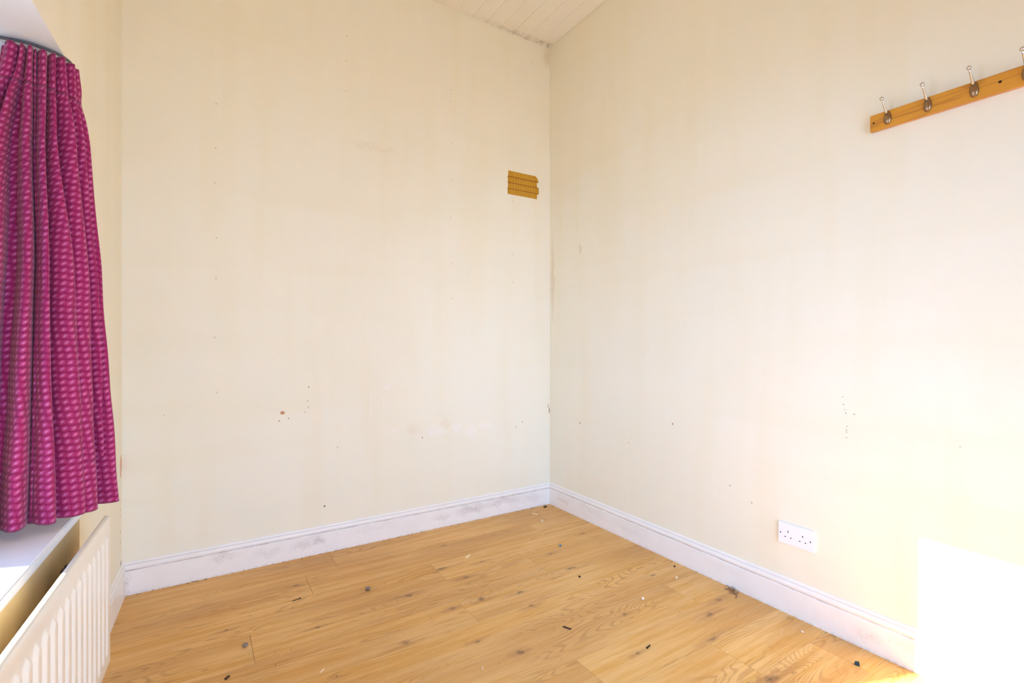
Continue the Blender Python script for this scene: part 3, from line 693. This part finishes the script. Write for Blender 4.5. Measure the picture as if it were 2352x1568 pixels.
for i, (a, b) in enumerate(ends):
    z1 = ztop - hs * i; z0 = z1 - hs - (0.004 if i < 3 else 0)
    bm = bmesh.new(); pts = ragged(a, b, z0, z1, i == 0); y0 = 0.0149; y1 = 0.0149 - 0.0006 - 0.0003 * i
    lo = [bm.verts.new((x, y0, z)) for x, z in pts]; hi = [bm.verts.new((x, y1, z)) for x, z in pts]
    n = len(pts); bm.faces.new(hi)
    for k in range(n): bm.faces.new((lo[k], lo[(k + 1) % n], hi[(k + 1) % n], hi[k]))
    o = obj('tape_strip', bm, m_tape, tape); o.matrix_parent_inverse = Matrix.Translation(-Vector(tape.location))
    if i < 3:
        bm = bmesh.new(); zc = z1 - hs - 0.001 * i
        box(bm, (min(a, ends[i + 1][0]), 0.0128, zc - (0.0048, 0.0034, 0.0034)[i]), (max(b, ends[i + 1][1]) - 0.003, 0.0136, zc + (0.0048, 0.0034, 0.0034)[i]))
        o = obj('overlap_band', bm, m_tape2, tape); o.matrix_parent_inverse = Matrix.Translation(-Vector(tape.location)); o['label'] = 'darker doubled band of tape'

# ------------------------------------------------------------------ litter on the floor
def chip(name, x, y, pts, h, m, rz_, label, cat, crumple=0.0):
    bm = bmesh.new(); vs = prism(bm, pts, 0.0004, h)
    n = len(pts)
    for k, v in enumerate(vs[n:]): v.co.z += crumple * (0.5 + 0.5 * math.sin(k * 2.3)); v.co.x *= 0.9; v.co.y *= 0.9
    o = obj(name, bm, m); o.location = (x, y, 0); o.rotation_euler = (0, 0, rz_); return tag(o, label, cat)
def lump(name, x, y, r, sq, m, label, cat, seed):
    bm = bmesh.new(); bmesh.ops.create_icosphere(bm, subdivisions=2, radius=r); rr = random.Random(seed)
    for v in bm.verts: v.co *= rr.uniform(0.78, 1.18); v.co.z *= sq
    z0 = min(v.co.z for v in bm.verts)
    for v in bm.verts: v.co.z -= z0 - 0.0003
    o = obj(name, bm, m); o.location = (x, y, 0); return tag(o, label, cat)
m_iron = plain('blackened_steel', (44, 34, 28), 0.45, 0.7, var=0.2)
m_straw = plain('pale_raw_wood', (246, 222, 178), 0.7, var=0.12, scale=90)
m_brownd = plain('dark_brown_bark', (72, 46, 28), 0.8, var=0.2, scale=90)
m_greyc = plain('grey_mortar', (142, 126, 112), 0.9, var=0.2, scale=120)
m_blue = plain('blue_grey_plastic', (112, 134, 150), 0.4, var=0.1)
m_navy = plain('dark_teal_plastic', (30, 62, 78), 0.35, var=0.15)
m_fluff = plain('brown_lint', (128, 96, 80), 0.95, var=0.2, scale=120)
m_pale = plain('pale_plaster_crumb', (236, 216, 190), 0.9, var=0.1, scale=90)
def fastener(name, x, y, L_, r, ang, label, threaded):
    t = empty(name, (x, y, 0), (0, 0, ang))
    bm = bmesh.new(); pts = [(-L_ / 2 + L_ * k / 24, 0, r * 1.15) for k in range(25)]
    rad_ = [r * (1.2 if (threaded and k % 2 and k < 18) else 0.85) * (1 if k > 2 else (k + 0.6) / 3.4) for k in range(25)]
    tube(bm, pts, rad_, 8); obj('shank', bm, m_iron, t, True)
    bm = bmesh.new(); tube(bm, [(L_ / 2 - 0.003, 0, r * 1.15), (L_ / 2, 0, r * 1.15), (L_ / 2 + 0.001, 0, r * 1.15)], [r * 0.9, r * 2.2, r * 2.0], 12); obj('head', bm, m_iron, t)
    return tag(t, label, 'screw' if threaded else 'nail')
fastener('nail', -1.735, -0.449, 0.037, 0.0018, 0.22, 'dark nail lying on the floor in front of the left back skirting', False)
fastener('wood_screw', -0.670, -1.524, 0.026, 0.0019, PI + 0.30, 'short dark wood screw on the floor near the front centre', True)
chip('bark_flake', -0.066, -0.040, [(-.017, -.005), (.004, -.007), (.018, -.002), (.014, .006), (-.012, .006)], 0.006, m_brownd, 0.25, 'black brown flake tucked into the back corner of the floor', 'debris', .003)
chip('wood_splinter', -0.206, -0.112, [(-.020, -.003), (.018, -.0045), (.020, .003), (-.017, .004)], 0.004, m_straw, -0.95, 'pale wood splinter nearest the back corner', 'debris')
chip('wood_chip', -0.244, -0.249, [(-.011, -.006), (.003, -.008), (.012, .001), (.004, .008), (-.009, .005)], 0.006, m_straw, 0.5, 'pale angular wood chip just in front of the corner splinter', 'debris', .004)
chip('veneer_scrap', -0.885, -0.459, [(-.022, -.006), (-.004, -.010), (.020, .000), (.022, .006), (.002, .003), (-.014, .007)], 0.003, m_straw, 0.35, 'largest flat pale scrap on the floor before the back wall', 'debris', .004)
lump('plastic_chip', -0.387, -0.621, 0.0085, 0.7, m_blue, 'small blue grey plastic chip in the middle distance', 'debris', 2)
lump('grey_pebble', -1.954, -0.709, 0.0095, 0.75, m_greyc, 'grey pebble beside the plank end joint at left', 'pebble', 3)
lump('mortar_lump', -1.439, -0.527, 0.0105, 0.7, m_greyc, 'rough grey mortar lump on a dark knot at left', 'debris', 4)
lump('plaster_crumb', -0.141, -1.220, 0.0065, 0.7, m_pale, 'pale crumb near the right skirting, farther one', 'debris', 5)
lump('plaster_crumb', -0.431, -1.272, 0.0070, 0.75, m_pale, 'pale crumb with dark shadow in open floor right of centre', 'debris', 6)
lump('dirt_crumb', -0.050, -1.133, 0.0055, 0.8, m_brownd, 'tiny dark crumb close to the right skirting', 'debris', 7)
lump('dirt_crumb', -0.533, -0.960, 0.0060, 0.8, m_brownd, 'brown crumb in the middle of the floor', 'debris', 8)
lump('plaster_crumb', -0.085, -1.785, 0.0065, 0.5, m_pale, 'pinkish pale crumb near the sunlit end of right skirting', 'debris', 9)
chip('plastic_shard', -0.126, -1.994, [(-.008, -.005), (.002, -.009), (.009, .001), (.001, .008)], 0.010, m_navy, 0.9, 'dark teal plastic shard near the sun patch at right', 'debris', .003)
chip('bark_sliver', -0.853, -1.263, [(-.020, -.004), (.016, -.004), (.020, .003), (-.016, .004)], 0.003, m_brownd, -1.15, 'brown bark sliver lying across the planks at front centre', 'debris')
chip('wood_shaving', -1.738, -1.008, [(-.011, -.002), (.010, -.0025), (.011, .002), (-.010, .0025)], 0.002, m_straw, 0.75, 'thin pale shaving on the floor at front left', 'debris')
chip('wood_shaving', -1.258, -1.297, [(-.008, -.0015), (.007, -.0015), (.008, .0015), (-.008, .0018)], 0.002, m_pale, 1.25, 'tiny white shaving at the bottom centre of the floor', 'debris')
chip('bark_sliver', -2.02, -0.874, [(-.010, -.004), (.008, -.005), (.012, .003), (-.008, .005)], 0.004, m_brownd, 0.8, 'dark sliver on the floor at the bottom left', 'debris')
# lint clump against the right skirting: tangled threads
bm = bmesh.new(); rr = random.Random(8)
for k in range(34):
    cy = -1.42 - rr.random() ** 1.5 * 0.06; cx_ = -0.012 - 0.5 * (-1.42 - cy) - rr.random() * 0.012
    P = [Vector((cx_, cy, 0.001 + rr.random() * 0.008))]
    d = Vector((rr.uniform(-1, 1), rr.uniform(-1, 1), rr.uniform(-.3, .3))).normalized()
    for q in range(6):
        d = (d + Vector((rr.uniform(-.7, .7), rr.uniform(-.7, .7), rr.uniform(-.4, .4)))).normalized(); p = P[-1] + d * 0.005
        p.z = min(0.014, max(0.001, p.z)); p.x = min(-0.002, p.x); P.append(p)
    tube(bm, P, 0.0007, 4)
tag(obj('lint_clump', bm, m_fluff), 'brown lint clump caught against the right skirting', 'debris')
# countless grit: along the skirting joints and scattered sawdust
def grit(name, spots, m, label):
    bm = bmesh.new(); rr = random.Random(21)
    for (x, y, r) in spots:
        a = rr.random() * 6.28; vs = [bm.verts.new((x + r * math.cos(a + k * 2.09) * rr.uniform(.7, 1.5), y + r * math.sin(a + k * 2.09) * rr.uniform(.7, 1.3), 0.0003)) for k in range(3)]
        t = bm.verts.new((x, y, r * 1.2))
        bm.faces.new(vs)
        for k in range(3): bm.faces.new((vs[k], vs[(k + 1) % 3], t))
    return tag(obj(name, bm, m), label, 'grit', kind='stuff')
rr = random.Random(4)
grit('skirting_grit', [(-rr.random() * 2.36, -0.002 - abs(rr.gauss(0, 0.006)), rr.uniform(.001, .0034)) for k in range(120)] + [(-0.003 - abs(rr.gauss(0, .006)), -rr.random() * 2.2, rr.uniform(.001, .0026)) for k in range(16)], m_brownd, 'dark grit along the joint of floor and skirting')
o = grit('floor_grit', [(-rr.random() * 2.1 - .05, -rr.random() * 2.0 - .1, rr.uniform(.0008, .0022)) for k in range(190)] + [(-rr.random() * 2.1 - .05, -rr.random() * 2.0 - .1, rr.uniform(.0008, .0024)) for k in range(110)] + [(-.87 + rr.gauss(0, .07), -.84 + rr.gauss(0, .07), rr.uniform(.0006, .0016)) for k in range(60)], m_pale, 'pale sawdust and dark dirt specks scattered over the laminate floor')
o.data.materials.append(m_brownd)
for k, p in enumerate(o.data.polygons): p.material_index = 0 if k < 190 * 4 else 1
